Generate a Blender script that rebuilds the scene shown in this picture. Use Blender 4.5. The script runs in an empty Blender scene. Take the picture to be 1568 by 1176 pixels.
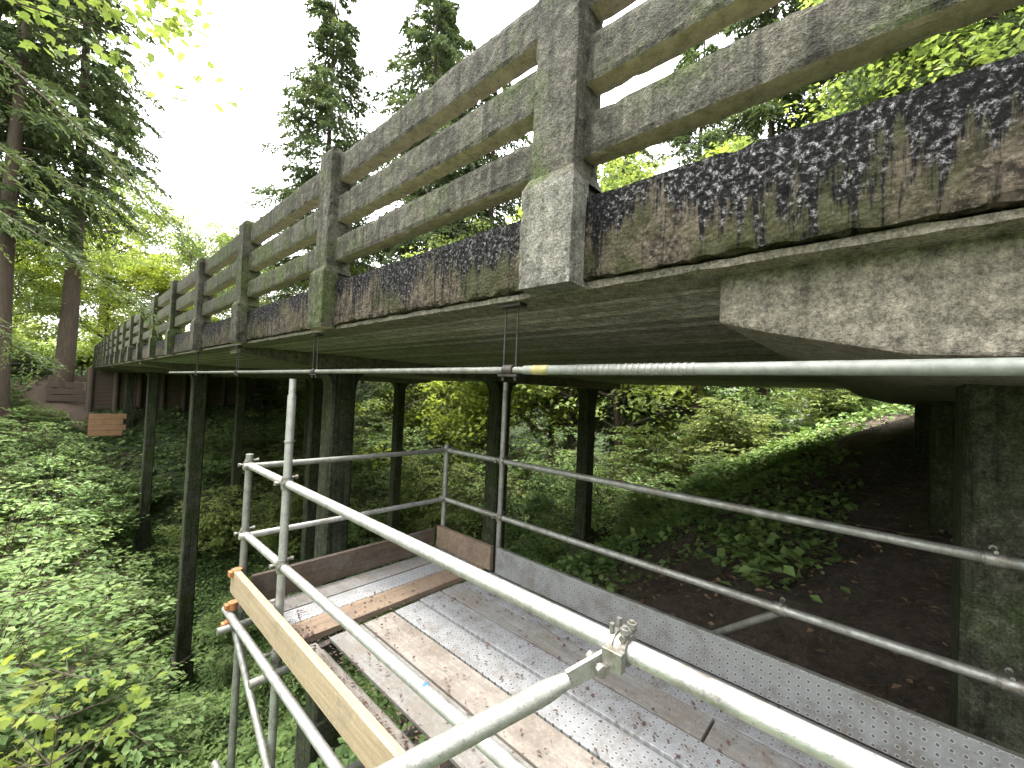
import bpy, math, random
import numpy as np
from mathutils import Vector, Matrix, noise

random.seed(7)
scene = bpy.context.scene
COL = scene.collection
RNG = np.random.default_rng(11)

# ------------------------------------------------------------------ materials
def newmat(name):
    m = bpy.data.materials.new(name); m.use_nodes = True
    nt = m.node_tree; nt.nodes.clear()
    out = nt.nodes.new('ShaderNodeOutputMaterial')
    b = nt.nodes.new('ShaderNodeBsdfPrincipled')
    nt.links.new(b.outputs[0], out.inputs[0])
    return m, nt, b, out

def setin(nt, sock, v):
    if hasattr(v, 'is_output'): nt.links.new(v, sock)
    else:
        if isinstance(v, tuple) and len(v) == 3 and len(sock.default_value) == 4: v = (*v, 1)
        sock.default_value = v

def tex_noise(nt, vec, scale, detail=6, rough=.6, dist=0.):
    n = nt.nodes.new('ShaderNodeTexNoise')
    if vec is not None: nt.links.new(vec, n.inputs['Vector'])
    n.inputs['Scale'].default_value = scale; n.inputs['Detail'].default_value = detail
    n.inputs['Roughness'].default_value = rough; n.inputs['Distortion'].default_value = dist
    return n.outputs[0]

def mapping(nt, vec, sc):
    n = nt.nodes.new('ShaderNodeMapping'); nt.links.new(vec, n.inputs[0]); n.inputs['Scale'].default_value = sc
    return n.outputs[0]

def ramp(nt, fac, a, b, ca=0., cb=1.):
    n = nt.nodes.new('ShaderNodeMapRange'); nt.links.new(fac, n.inputs[0])
    n.inputs[1].default_value = a; n.inputs[2].default_value = b
    n.inputs[3].default_value = ca; n.inputs[4].default_value = cb
    return n.outputs[0]

def mix(nt, f, a, b, mode='MIX'):
    n = nt.nodes.new('ShaderNodeMix'); n.data_type = 'RGBA'; n.blend_type = mode
    setin(nt, n.inputs[0], f); setin(nt, n.inputs[6], a); setin(nt, n.inputs[7], b)
    return n.outputs[2]

def mth(nt, op, a, b=0.):
    n = nt.nodes.new('ShaderNodeMath'); n.operation = op
    setin(nt, n.inputs[0], a); setin(nt, n.inputs[1], b)
    return n.outputs[0]

def voro(nt, vec, scale):
    v = nt.nodes.new('ShaderNodeTexVoronoi'); nt.links.new(vec, v.inputs['Vector']); v.inputs['Scale'].default_value = scale
    return v.outputs[0]

def bump(nt, bs, h, strength=.5, dist=.02):
    n = nt.nodes.new('ShaderNodeBump'); nt.links.new(h, n.inputs['Height'])
    n.inputs['Strength'].default_value = strength; n.inputs['Distance'].default_value = dist
    nt.links.new(n.outputs[0], bs.inputs['Normal'])

def objc(nt): return nt.nodes.new('ShaderNodeTexCoord').outputs['Object']
def sep(nt, v):
    n = nt.nodes.new('ShaderNodeSeparateXYZ'); nt.links.new(v, n.inputs[0]); return n.outputs

def concrete(name, base, dark, moss, dk=(.42, .6), mossr=(.5, .62), boards=False, bounce_moss=False, streak=.75):
    m, nt, b, o = newmat(name)
    c = objc(nt)
    n1 = tex_noise(nt, c, 3.1, 5, .72)
    st = tex_noise(nt, mapping(nt, c, (16, 16, 1.1)), 1., 5, .7)
    n3 = tex_noise(nt, c, 1.7, 5, .68)
    sp = tex_noise(nt, c, 85, 3, .75)
    n5 = tex_noise(nt, c, 17, 5, .78)
    col = mix(nt, ramp(nt, n1, dk[0], dk[1]), base, dark)
    col = mix(nt, ramp(nt, n3, mossr[0], mossr[1], 0, .85), col, moss)
    col = mix(nt, ramp(nt, n5, .53, .63, 0, .6), col, tuple(min(.6, x * 1.7) for x in base))
    col = mix(nt, ramp(nt, n5, .47, .38, 0, .7), col, tuple(x * .5 for x in dark))
    col = mix(nt, ramp(nt, st, .50, .64, 0, streak), col, tuple(x * .3 for x in dark))
    col = mix(nt, ramp(nt, st, .40, .33, 0, .4 * streak), col, tuple(min(.6, x * 1.4) for x in base))
    col = mix(nt, .75, col, mix(nt, 1., col, ramp(nt, sp, .32, .68, .3, 1.75), 'MULTIPLY'))
    if bounce_moss:
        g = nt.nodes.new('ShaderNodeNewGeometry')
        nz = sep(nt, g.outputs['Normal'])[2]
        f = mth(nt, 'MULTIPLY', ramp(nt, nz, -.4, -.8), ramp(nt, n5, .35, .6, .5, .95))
        col = mix(nt, f, col, (.44, .34, .28))  # warm reflected light painted into the colour of downward faces
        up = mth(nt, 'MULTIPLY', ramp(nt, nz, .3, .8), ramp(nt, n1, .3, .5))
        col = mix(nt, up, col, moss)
    h = mth(nt, 'ADD', mth(nt, 'MULTIPLY', n5, 1.2), mth(nt, 'MULTIPLY', sp, .7))
    if boards:
        s = sep(nt, c)
        w = mth(nt, 'FRACT', mth(nt, 'MULTIPLY', s[0], 7.))
        line = mth(nt, 'LESS_THAN', w, .12)
        h = mth(nt, 'SUBTRACT', n5, mth(nt, 'MULTIPLY', line, 1.2))
        idx = mth(nt, 'FLOOR', mth(nt, 'MULTIPLY', s[0], 7.))
        wn = nt.nodes.new('ShaderNodeTexWhiteNoise'); wn.noise_dimensions = '1D'
        nt.links.new(idx, wn.inputs['W'])
        col = mix(nt, 1., col, ramp(nt, wn.outputs[0], 0, 1, .6, 1.3), 'MULTIPLY')
        col = mix(nt, mth(nt, 'MULTIPLY', line, .6), col, tuple(x * .4 for x in dark))
    nt.links.new(col, b.inputs['Base Color'])
    b.inputs['Roughness'].default_value = .9
    b.inputs['Specular IOR Level'].default_value = .2
    bump(nt, b, h, .85, .013)
    return m

M_POST = concrete('weathered_concrete', (.068, .064, .048), (.030, .029, .020), (.040, .056, .012), mossr=(.47, .58), bounce_moss=True)
M_POSTL = concrete('clean_concrete', (.13, .125, .105), (.082, .078, .063), (.066, .078, .028), (.48, .75), (.52, .7), streak=.45)
M_SOFFIT = concrete('board_formed_concrete', (.28, .255, .225), (.18, .165, .14), (.19, .175, .13), boards=True, streak=.2)
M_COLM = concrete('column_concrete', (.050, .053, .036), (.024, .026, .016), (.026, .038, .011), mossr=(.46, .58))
M_CAP = concrete('cap_concrete', (.155, .140, .110), (.10, .092, .070), (.09, .092, .055), (.5, .8), (.6, .78), streak=.35)

def fascia_mat():
    m, nt, b, o = newmat('algae_stained_fascia')
    c = objc(nt); s = sep(nt, c)
    zf = ramp(nt, s[2], .53, .905)
    big = tex_noise(nt, mapping(nt, c, (1, .9, .8)), 1.3, 4, .65)
    stk = tex_noise(nt, mapping(nt, c, (20, 20, 1.8)), 1., 5, .75)
    fine = tex_noise(nt, c, 46, 6, .85)
    mid = tex_noise(nt, c, 14, 5, .75)
    v1 = voro(nt, c, 62); v2 = voro(nt, c, 24)
    f = mth(nt, 'ADD', zf, mth(nt, 'MULTIPLY', mth(nt, 'SUBTRACT', big, .5), 2.2))
    f = mth(nt, 'ADD', f, mth(nt, 'MULTIPLY', mth(nt, 'SUBTRACT', stk, .5), 2.8))
    blk = ramp(nt, f, .42, .66)
    brown = mix(nt, ramp(nt, mid, .42, .58), (.024, .019, .014), (.095, .078, .056))
    brown = mix(nt, ramp(nt, fine, .51, .62, 0, .8), brown, (.15, .128, .098))
    grn = tex_noise(nt, c, 2.2, 4, .7)
    brown = mix(nt, ramp(nt, grn, .48, .60, 0, .7), brown, (.036, .042, .013))
    brown = mix(nt, ramp(nt, stk, .53, .60, 0, .8), brown, (.008, .0075, .0065))
    brown = mix(nt, mth(nt, 'MULTIPLY', ramp(nt, stk, .36, .30, 0, .5), ramp(nt, big, .5, .6)), brown, (.19, .18, .155))
    black = mix(nt, ramp(nt, fine, .56, .65), (.004, .004, .0042), (.06, .06, .06))
    col = mix(nt, blk, brown, black)
    col = mix(nt, ramp(nt, v1, .08, .20, .6, 0), col, mix(nt, blk, (.11, .098, .075), (.03, .03, .03)))
    col = mix(nt, ramp(nt, v2, .04, .08, .7, 0), col, (.19, .17, .135))
    nt.links.new(col, b.inputs['Base Color'])
    glint = mth(nt, 'MULTIPLY', blk, ramp(nt, fine, .52, .60))
    nt.links.new(ramp(nt, glint, 0, 1, .9, .3), b.inputs['Roughness'])
    nt.links.new(ramp(nt, glint, 0, 1, .08, .35), b.inputs['Specular IOR Level'])
    h = mth(nt, 'ADD', mth(nt, 'MULTIPLY', mid, .5), mth(nt, 'ADD', mth(nt, 'MULTIPLY', fine, 1.5), mth(nt, 'MULTIPLY', v1, -1.)))
    bump(nt, b, h, .9, .017)
    return m
M_FASCIA = fascia_mat()

def metal(name, c1, c2, rough=.42, met=.65, scale=14, perf=None):
    m, nt, b, o = newmat(name)
    c = objc(nt)
    n = tex_noise(nt, c, scale, 4, .7)
    col = mix(nt, ramp(nt, n, .4, .65), c1, c2)
    n4 = tex_noise(nt, c, 6, 6, .8)
    col = mix(nt, ramp(nt, n4, .53, .66, 0, .65), col, (.12, .095, .072))
    n6 = tex_noise(nt, c, 90, 3, .7)
    col = mix(nt, ramp(nt, n6, .58, .7, 0, .6), col, tuple(x * .35 for x in c2))
    h = n6
    if perf:
        sc, ax = perf
        vm = nt.nodes.new('ShaderNodeVectorMath'); vm.operation = 'MULTIPLY'; nt.links.new(c, vm.inputs[0]); vm.inputs[1].default_value = sc
        fr = nt.nodes.new('ShaderNodeVectorMath'); fr.operation = 'FRACTION'; nt.links.new(vm.outputs[0], fr.inputs[0])
        s = sep(nt, fr.outputs[0])
        a = mth(nt, 'SUBTRACT', s[ax[0]], .5); d = mth(nt, 'SUBTRACT', s[ax[1]], .5)
        r2 = mth(nt, 'ADD', mth(nt, 'MULTIPLY', a, a), mth(nt, 'MULTIPLY', d, d))
        hole = mth(nt, 'LESS_THAN', r2, .024)
        ring = mth(nt, 'LESS_THAN', r2, .065)
        col = mix(nt, mth(nt, 'MULTIPLY', ring, .3), col, (.40, .40, .39))
        col = mix(nt, mth(nt, 'MULTIPLY', hole, .85), col, (.03, .03, .03))
        h = mth(nt, 'ADD', mth(nt, 'MULTIPLY', n6, .3), mth(nt, 'MULTIPLY', ring, 1.))
    nt.links.new(col, b.inputs['Base Color'])
    b.inputs['Metallic'].default_value = met
    nt.links.new(ramp(nt, n, .3, .7, rough - .08, rough + .18), b.inputs['Roughness'])
    bump(nt, b, h, .35, .004)
    return m
M_TUBE = metal('galvanised_steel', (.38, .38, .365), (.25, .25, .235))
M_TUBED = metal('weathered_steel_tube', (.24, .245, .22), (.15, .15, .13), .5)
M_CLAMP = metal('clamp_steel', (.25, .25, .23), (.13, .115, .09), .45, .8, 30)
M_DARKST = metal('dark_steel', (.05, .046, .042), (.03, .026, .022), .5, .6)
M_PERF = metal('perforated_steel', (.18, .185, .18), (.12, .12, .115), .6, .3, 6, ((1, 24, 24), (1, 2)))
M_PERFD = metal('perforated_deck_steel', (.21, .215, .22), (.14, .14, .14), .6, .3, 6, ((28, 20, 1), (0, 1)))

def plain(name, col, rough=.6, met=0., var=.3):
    m, nt, b, o = newmat(name)
    n = tex_noise(nt, objc(nt), 20, 4, .7)
    c = mix(nt, ramp(nt, n, .3, .7), tuple(x * (1 - var) for x in col), tuple(min(1, x * (1 + var)) for x in col))
    nt.links.new(c, b.inputs['Base Color']); b.inputs['Roughness'].default_value = rough; b.inputs['Metallic'].default_value = met
    return m
M_ORANGE = plain('orange_coupler_paint', (.24, .095, .03), .6)
M_BLUE = plain('blue_tape', (.03, .09, .24), .5)
M_YEL = plain('yellow_label', (.24, .21, .08), .6)
M_WRAP = plain('grey_pipe', (.15, .16, .14), .55)
M_LITTER = plain('dead_leaf_litter', (.055, .026, .02), .8)

def wood(name, c1, c2, axis=1, dirt=(.10, .09, .08), dr=(.5, .7), spk=.5):
    m, nt, b, o = newmat(name)
    c = objc(nt)
    sc = [30, 30, 30]; sc[axis] = 1.4
    g = tex_noise(nt, mapping(nt, c, tuple(sc)), 1, 5, .7, .6)
    d = tex_noise(nt, c, 4.5, 6, .75); e = tex_noise(nt, c, 38, 5, .8); f = tex_noise(nt, c, 130, 2, .7)
    col = mix(nt, ramp(nt, g, .35, .65), c1, c2)
    col = mix(nt, ramp(nt, d, dr[0], dr[1], 0, .8), col, dirt)
    col = mix(nt, ramp(nt, e, .55, .66, 0, spk), col, tuple(x * .45 for x in c2))
    col = mix(nt, ramp(nt, e, .44, .36, 0, .35), col, tuple(x * 1.4 for x in c1))
    col = mix(nt, ramp(nt, f, .6, .72, 0, .5), col, tuple(x * .25 for x in c2))
    nt.links.new(col, b.inputs['Base Color']); b.inputs['Roughness'].default_value = .85
    b.inputs['Specular IOR Level'].default_value = .25
    bump(nt, b, g, .5, .006)
    return m
M_WNEW = wood('pine_toe_board', (.27, .215, .14), (.20, .155, .095), 1, dr=(.55, .8), spk=.3)
M_WOLD = wood('dark_toe_board', (.085, .062, .045), (.05, .038, .026), 0)
M_WGREY = wood('grey_weathered_plank', (.165, .162, .155), (.11, .107, .10), 1, (.11, .096, .08), (.42, .6))
M_WPINK = wood('tan_weathered_plank', (.195, .175, .153), (.135, .12, .104), 1, (.105, .088, .072), (.42, .6))
M_WBRN = wood('brown_plank', (.17, .125, .09), (.11, .08, .055), 0, (.08, .065, .055))
M_TIMB = wood('old_timber', (.12, .088, .064), (.06, .047, .035), 0)
M_PLY = wood('orange_plywood', (.34, .20, .105), (.25, .145, .078), 0)
M_BARK = wood('bark', (.11, .078, .058), (.042, .032, .024), 2, (.05, .055, .03))

def leafmat(name, cols, trans=.45, tcol=None, nscale=.35, rough=.6):
    m, nt, b, o = newmat(name)
    g = nt.nodes.new('ShaderNodeNewGeometry')
    oi = nt.nodes.new('ShaderNodeObjectInfo')
    rnd = g.outputs['Random Per Island']
    n = tex_noise(nt, g.outputs['Position'], nscale, 1, .6)
    f = mth(nt, 'ADD', mth(nt, 'MULTIPLY', rnd, .55), ramp(nt, n, .35, .65, 0, .45))
    cr = nt.nodes.new('ShaderNodeValToRGB'); nt.links.new(f, cr.inputs[0])
    el = cr.color_ramp.elements
    el[0].color = (*cols[0], 1); el[1].color = (*cols[-1], 1)
    for i, c in enumerate(cols[1:-1]):
        e = el.new((i + 1) / (len(cols) - 1)); e.color = (*c, 1)
    col = mix(nt, 1., cr.outputs[0], ramp(nt, oi.outputs['Random'], 0, 1, .8, 1.25), 'MULTIPLY')
    nt.links.new(col, b.inputs['Base Color']); b.inputs['Roughness'].default_value = rough
    b.inputs['Specular IOR Level'].default_value = .2
    tr = nt.nodes.new('ShaderNodeBsdfTranslucent')
    tc = mix(nt, 1., col, tcol or (1.5, 1.5, .9), 'MULTIPLY')
    nt.links.new(tc, tr.inputs[0])
    ms = nt.nodes.new('ShaderNodeMixShader'); ms.inputs[0].default_value = trans
    nt.links.new(b.outputs[0], ms.inputs[1]); nt.links.new(tr.outputs[0], ms.inputs[2])
    nt.links.new(ms.outputs[0], o.inputs[0])
    return m
L_CON = leafmat('conifer_needles', [(.05, .072, .035), (.085, .115, .055), (.12, .155, .07)], .25)
L_DEC = leafmat('deciduous_leaves', [(.10, .145, .045), (.17, .22, .07), (.27, .31, .10)], .4)
L_YEL = leafmat('sunlit_maple_leaves', [(.13, .18, .04), (.21, .26, .05), (.32, .34, .08)], .5)
L_SHR = leafmat('shrub_leaves', [(.085, .145, .05), (.145, .215, .075), (.22, .29, .11)], .35)
L_IVY = leafmat('ivy_leaves', [(.06, .105, .035), (.12, .185, .06), (.20, .27, .09)], .25)

def ground_mat():
    m, nt, b, o = newmat('forest_floor')
    c = objc(nt)
    n = tex_noise(nt, c, .35, 5, .7); n2 = tex_noise(nt, c, 6, 6, .8); n3 = tex_noise(nt, c, 25, 4, .8)
    soil = mix(nt, ramp(nt, n2, .35, .65), (.045, .034, .026), (.14, .105, .078))
    soil = mix(nt, ramp(nt, n3, .58, .7), soil, (.24, .19, .14))
    green = mix(nt, ramp(nt, n2, .35, .6), (.03, .045, .018), (.08, .12, .04))
    s = sep(nt, c)
    under = mth(nt, 'MULTIPLY', mth(nt, 'GREATER_THAN', s[0], 2.), ramp(nt, s[1], 9., 6.))
    under = mth(nt, 'MULTIPLY', under, mth(nt, 'LESS_THAN', s[0], 17.))
    far = mth(nt, 'MULTIPLY', mth(nt, 'GREATER_THAN', s[1], 38.), mth(nt, 'LESS_THAN', s[1], 50.))
    far = mth(nt, 'MULTIPLY', far, mth(nt, 'MULTIPLY', mth(nt, 'GREATER_THAN', s[0], -3.), mth(nt, 'LESS_THAN', s[0], 1.6)))
    f = mth(nt, 'MAXIMUM', mth(nt, 'MAXIMUM', under, far), ramp(nt, n, .56, .66))
    col = mix(nt, f, green, soil)
    col = mix(nt, mth(nt, 'MULTIPLY', far, .35), col, (.22, .15, .10))
    nt.links.new(col, b.inputs['Base Color'])
    b.inputs['Roughness'].default_value = .95
    bump(nt, b, mth(nt, 'ADD', n2, n3), 1., .12)
    return m
M_GROUND = ground_mat()

# ------------------------------------------------------------------ mesh tools
def add_obj(name, me, parent=None, loc=None):
    ob = bpy.data.objects.new(name, me); COL.objects.link(ob)
    if parent: ob.parent = parent
    if loc: ob.location = loc
    return ob

def empty(name):
    e = bpy.data.objects.new(name, None); COL.objects.link(e); e.empty_display_size = .3; return e

class MB:
    def __init__(s): s.v = []; s.f = []; s.m = []; s.mats = []; s.sm = []
    def mi(s, mat):
        if mat not in s.mats: s.mats.append(mat)
        return s.mats.index(mat)
    def add(s, vs, fs, mat, smooth=False):
        o = len(s.v); s.v += [tuple(v) for v in vs]; i = s.mi(mat)
        for f in fs: s.f.append(tuple(o + k for k in f)); s.m.append(i); s.sm.append(smooth)
    def box(s, x0, x1, y0, y1, z0, z1, mat):
        v = [(x, y, z) for x in (x0, x1) for y in (y0, y1) for z in (z0, z1)]
        s.add(v, [(0, 1, 3, 2), (4, 6, 7, 5), (0, 4, 5, 1), (2, 3, 7, 6), (0, 2, 6, 4), (1, 5, 7, 3)], mat)
    def cyl(s, p0, p1, r, mat, n=14, r1=None, caps=True):
        p0 = Vector(p0); p1 = Vector(p1); d = (p1 - p0).normalized()
        a = d.orthogonal().normalized(); b = d.cross(a); r1 = r if r1 is None else r1
        vs = []
        for p, rr in ((p0, r), (p1, r1)):
            for k in range(n):
                t = 2 * math.pi * k / n; vs.append(p + (a * math.cos(t) + b * math.sin(t)) * rr)
        s.add(vs, [(k, (k + 1) % n, n + (k + 1) % n, n + k) for k in range(n)], mat, True)
        if caps:
            s.add(vs, [tuple(reversed(range(n))), tuple(range(n, 2 * n))], mat)
    def prism(s, poly, axis, a0, a1, mat):
        n = len(poly); vs = []
        for a in (a0, a1):
            for p in poly:
                if axis == 0: vs.append((a, p[0], p[1]))
                elif axis == 1: vs.append((p[0], a, p[1]))
                else: vs.append((p[0], p[1], a))
        s.add(vs, [(k, (k + 1) % n, n + (k + 1) % n, n + k) for k in range(n)] + [tuple(reversed(range(n))), tuple(range(n, 2 * n))], mat)
    def rough(s, x0, x1, y0, y1, z0, z1, mat, step=.07, amp=.003, chip=.006, ragged=0.):
        lo = (x0, y0, z0); hi = (x1, y1, z1)
        nn = [max(1, int(math.ceil((hi[i] - lo[i]) / step))) for i in range(3)]
        idx = {}; vs = []; fs = []
        def V(i, j, k):
            key = (i, j, k)
            if key in idx: return idx[key]
            t = (i / nn[0], j / nn[1], k / nn[2])
            p = [lo[q] + (hi[q] - lo[q]) * t[q] for q in range(3)]
            ed = [(-1 if t[q] == 0 else (1 if t[q] == 1 else 0)) for q in range(3)]
            P = Vector(p)
            d = noise.noise_vector(P * 2.3) * amp * .6 + noise.noise_vector(P * 21.) * amp
            ne = sum(1 for e in ed if e)
            if ne >= 2:
                c = chip * (.5 + 2.2 * max(0., noise.noise(P * 14.) - .1))
                for q in range(3): d[q] -= ed[q] * c
            if ragged and ed[2] == -1: d[2] += ragged * .5 * noise.noise(P * 4.) + ragged * noise.noise(P * 19.)
            idx[key] = len(vs); vs.append(P + d); return idx[key]
        def face(fix, val, a, b, flip):
            for i in range(nn[a]):
                for j in range(nn[b]):
                    q = []
                    for (di, dj) in ((0, 0), (1, 0), (1, 1), (0, 1)):
                        c = [0, 0, 0]; c[fix] = val; c[a] = i + di; c[b] = j + dj; q.append(V(*c))
                    fs.append(tuple(reversed(q)) if flip else tuple(q))
        face(0, 0, 1, 2, True); face(0, nn[0], 1, 2, False)
        face(1, 0, 0, 2, False); face(1, nn[1], 0, 2, True)
        face(2, 0, 0, 1, True); face(2, nn[2], 0, 1, False)
        s.add(vs, fs, mat)
    def build(s, name, parent=None, bevel=0.):
        me = bpy.data.meshes.new(name); me.from_pydata(s.v, [], s.f)
        for m in s.mats: me.materials.append(m)
        me.polygons.foreach_set('material_index', s.m); me.polygons.foreach_set('use_smooth', s.sm)
        me.update()
        ob = add_obj(name, me, parent)
        if bevel:
            md = ob.modifiers.new('bevel', 'BEVEL'); md.width = bevel; md.segments = 2; md.limit_method = 'ANGLE'
        return ob

def np_mesh(name, parts, mats):
    me = bpy.data.meshes.new(name)
    nv = sum(len(p[0]) for p in parts); nl = sum(p[1].size for p in parts); nf = sum(len(p[1]) for p in parts)
    co = np.concatenate([p[0] for p in parts]).astype(np.float32)
    loops = []; starts = []; mi = []; sm = []; vo = 0; lo = 0
    for v, f, m, s in parts:
        loops.append((f + vo).ravel()); starts.append(lo + np.arange(len(f)) * f.shape[1])
        mi.append(np.full(len(f), m)); sm.append(np.full(len(f), s, dtype=bool)); vo += len(v); lo += f.size
    me.vertices.add(nv); me.vertices.foreach_set('co', co.ravel())
    me.loops.add(nl); me.loops.foreach_set('vertex_index', np.concatenate(loops).astype(np.int32))
    me.polygons.add(nf); me.polygons.foreach_set('loop_start', np.concatenate(starts).astype(np.int32))
    me.polygons.foreach_set('material_index', np.concatenate(mi).astype(np.int32))
    me.polygons.foreach_set('use_smooth', np.concatenate(sm))
    for m in mats: me.materials.append(m)
    me.update(calc_edges=True); me.validate()
    return me

def nrm(a): return a / np.maximum(np.linalg.norm(a, axis=-1, keepdims=True), 1e-9)

def leaf_quads(pos, d, up, L, W):
    d = nrm(d); side = nrm(np.cross(d, up)); nn = np.cross(side, d)
    L = np.broadcast_to(np.asarray(L, float), (len(pos),))[:, None]; W = np.broadcast_to(np.asarray(W, float), (len(pos),))[:, None]
    mid = pos + d * L * .45
    v = np.stack([pos, mid + side * W * .5 + nn * L * .06, pos + d * L - nn * L * .08, mid - side * W * .5 + nn * L * .06], 1)
    return v.reshape(-1, 3), np.arange(len(pos) * 4).reshape(-1, 4)

STAR = np.array([(0, 0), (.22, .02), (.42, .22), (.30, .36), (.56, .62), (.24, .62), (0, 1.05), (-.24, .62), (-.56, .62), (-.30, .36), (-.42, .22), (-.22, .02)])
def star_leaves(pos, d, up, L):
    d = nrm(d); side = nrm(np.cross(d, up)); nn = np.cross(side, d)
    k = len(STAR); L = L[:, None, None]
    v = pos[:, None] + side[:, None] * STAR[None, :, 0:1] * L + d[:, None] * STAR[None, :, 1:2] * L + nn[:, None] * (-.35 * (STAR[None, :, 0:1] ** 2) - .12 * STAR[None, :, 1:2] ** 2) * L
    return v.reshape(-1, 3), np.arange(len(pos) * k).reshape(-1, k)

def tubes(segs, n=5):
    p0 = np.array([s[0] for s in segs], float); p1 = np.array([s[1] for s in segs], float)
    r0 = np.array([s[2] for s in segs])[:, None, None]; r1 = np.array([s[3] for s in segs])[:, None, None]
    d = nrm(p1 - p0); ref = np.where(np.abs(d[:, 2:3]) > .9, np.array([[1., 0, 0]]), np.array([[0, 0, 1.]]))
    a = nrm(np.cross(d, ref)); b = np.cross(d, a)
    t = np.arange(n) * 2 * np.pi / n
    ring = a[:, None] * np.cos(t)[None, :, None] + b[:, None] * np.sin(t)[None, :, None]
    v = np.concatenate([p0[:, None] + ring * r0, p1[:, None] + ring * r1], 1)
    k = np.arange(n); f = np.stack([k, (k + 1) % n, n + (k + 1) % n, n + k], 1)
    F = (np.arange(len(segs)) * 2 * n)[:, None, None] + f[None]
    return v.reshape(-1, 3), F.reshape(-1, 4)

# ------------------------------------------------------------------ terrain
YS = np.array([-400, -30, -10, -6, -1, 2, 5.5, 7.1, 12, 18, 24, 30, 36, 41.5, 44, 60, 400.])
ZS = np.array([4, 1.5, .6, .1, -1.4, -2.6, -4.6, -6.4, -9.3, -10.8, -10.6, -8.6, -5.2, -2.2, -.9, .2, 6])
def hgt(x, y):
    x = np.asarray(x, float); y = np.asarray(y, float)
    z = np.interp(y, YS, ZS)
    z = z + np.clip((x - 6) * .14, 0, 1.1) + np.clip((x - 18) * .09, 0, 9)
    z = z + np.clip((x - 12.5) * .2, 0, .55) * np.clip((4 - y) / 3, 0, 1)
    z = z - np.clip((5 - x) * .42, 0, 1.5) * np.clip((12 - y) / 10, 0, 1)
    z = z + np.clip((-x - 6) * .12, 0, 8)
    z = z + .22 * np.sin(x * .9 + 1.3 * np.sin(y * .37)) * np.cos(y * .8 + x * .21) + .1 * np.sin(x * 2.3 + y * 1.7)
    z = z + .05 * np.sin(x * 5.1 + 2 * np.sin(y * 3.3)) + .04 * np.sin(y * 6.7 + x * 3.1)
    return z
gx = np.unique(np.concatenate([np.linspace(-400, -30, 20), np.arange(-30, 2, .7), np.arange(2, 15, .22), np.arange(15, 45, .8), np.linspace(45, 450, 22)]))
gy = np.unique(np.concatenate([np.linspace(-400, -12, 18), np.arange(-12, -2, .7), np.arange(-2, 12, .22), np.arange(12, 60, .7), np.linspace(60, 500, 25)]))
GX, GY = np.meshgrid(gx, gy); GZ = hgt(GX, GY)
nx, ny = len(gx), len(gy)
I = np.arange((ny - 1) * (nx - 1)); i0 = (I // (nx - 1)) * nx + I % (nx - 1)
F = np.stack([i0, i0 + 1, i0 + nx + 1, i0 + nx], 1)
add_obj('ground', np_mesh('ground', [(np.stack([GX, GY, GZ], -1).reshape(-1, 3), F, 0, True)], [M_GROUND]))

# ------------------------------------------------------------------ bridge
bridge = empty('concrete_bridge')
XE0, XE1 = 1.56, 13.9
YB0, YB1 = -14., 42.
b = MB()
b.box(XE0 + .30, XE1 - .30, YB0, YB1, .512, .84, M_SOFFIT)
b.build('deck_slab', bridge)
b = MB()
b.rough(XE0, XE0 + .299, YB0, -1.2, .53, .905, M_FASCIA, .25, .006, .01)
b.rough(XE0, XE0 + .299, -1.2, 6, .53, .905, M_FASCIA, .028, .004, .006, .014)
b.rough(XE0, XE0 + .299, 6, YB1, .53, .905, M_FASCIA, .12, .005, .008, .013)
b.rough(XE1 - .299, XE1, YB0, YB1, .53, .905, M_FASCIA, .3, .006, .01)
b.build('fascia', bridge)
b = MB()
b.rough(XE0 + .03, XE0 + .298, -1.2, 9, .490, .527, M_CAP, .06, .004, .006)
b.rough(XE0 + .03, XE0 + .298, 9, YB1, .490, .527, M_CAP, .3, .004, .006)
b.rough(XE0 + .03, XE0 + .298, YB0, -1.2, .490, .527, M_CAP, .3, .004, .006)
b.build('drip_lip', bridge)
m, nt, bs, o = newmat('asphalt'); n = tex_noise(nt, objc(nt), 40, 5, .7)
nt.links.new(mix(nt, n, (.035, .035, .035), (.08, .08, .078)), bs.inputs['Base Color']); bs.inputs['Roughness'].default_value = .9
b = MB(); b.box(XE0 + .5, XE1 - .5, YB0, YB1 + 60, .845, .875, m); b.build('roadway', bridge)

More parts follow.
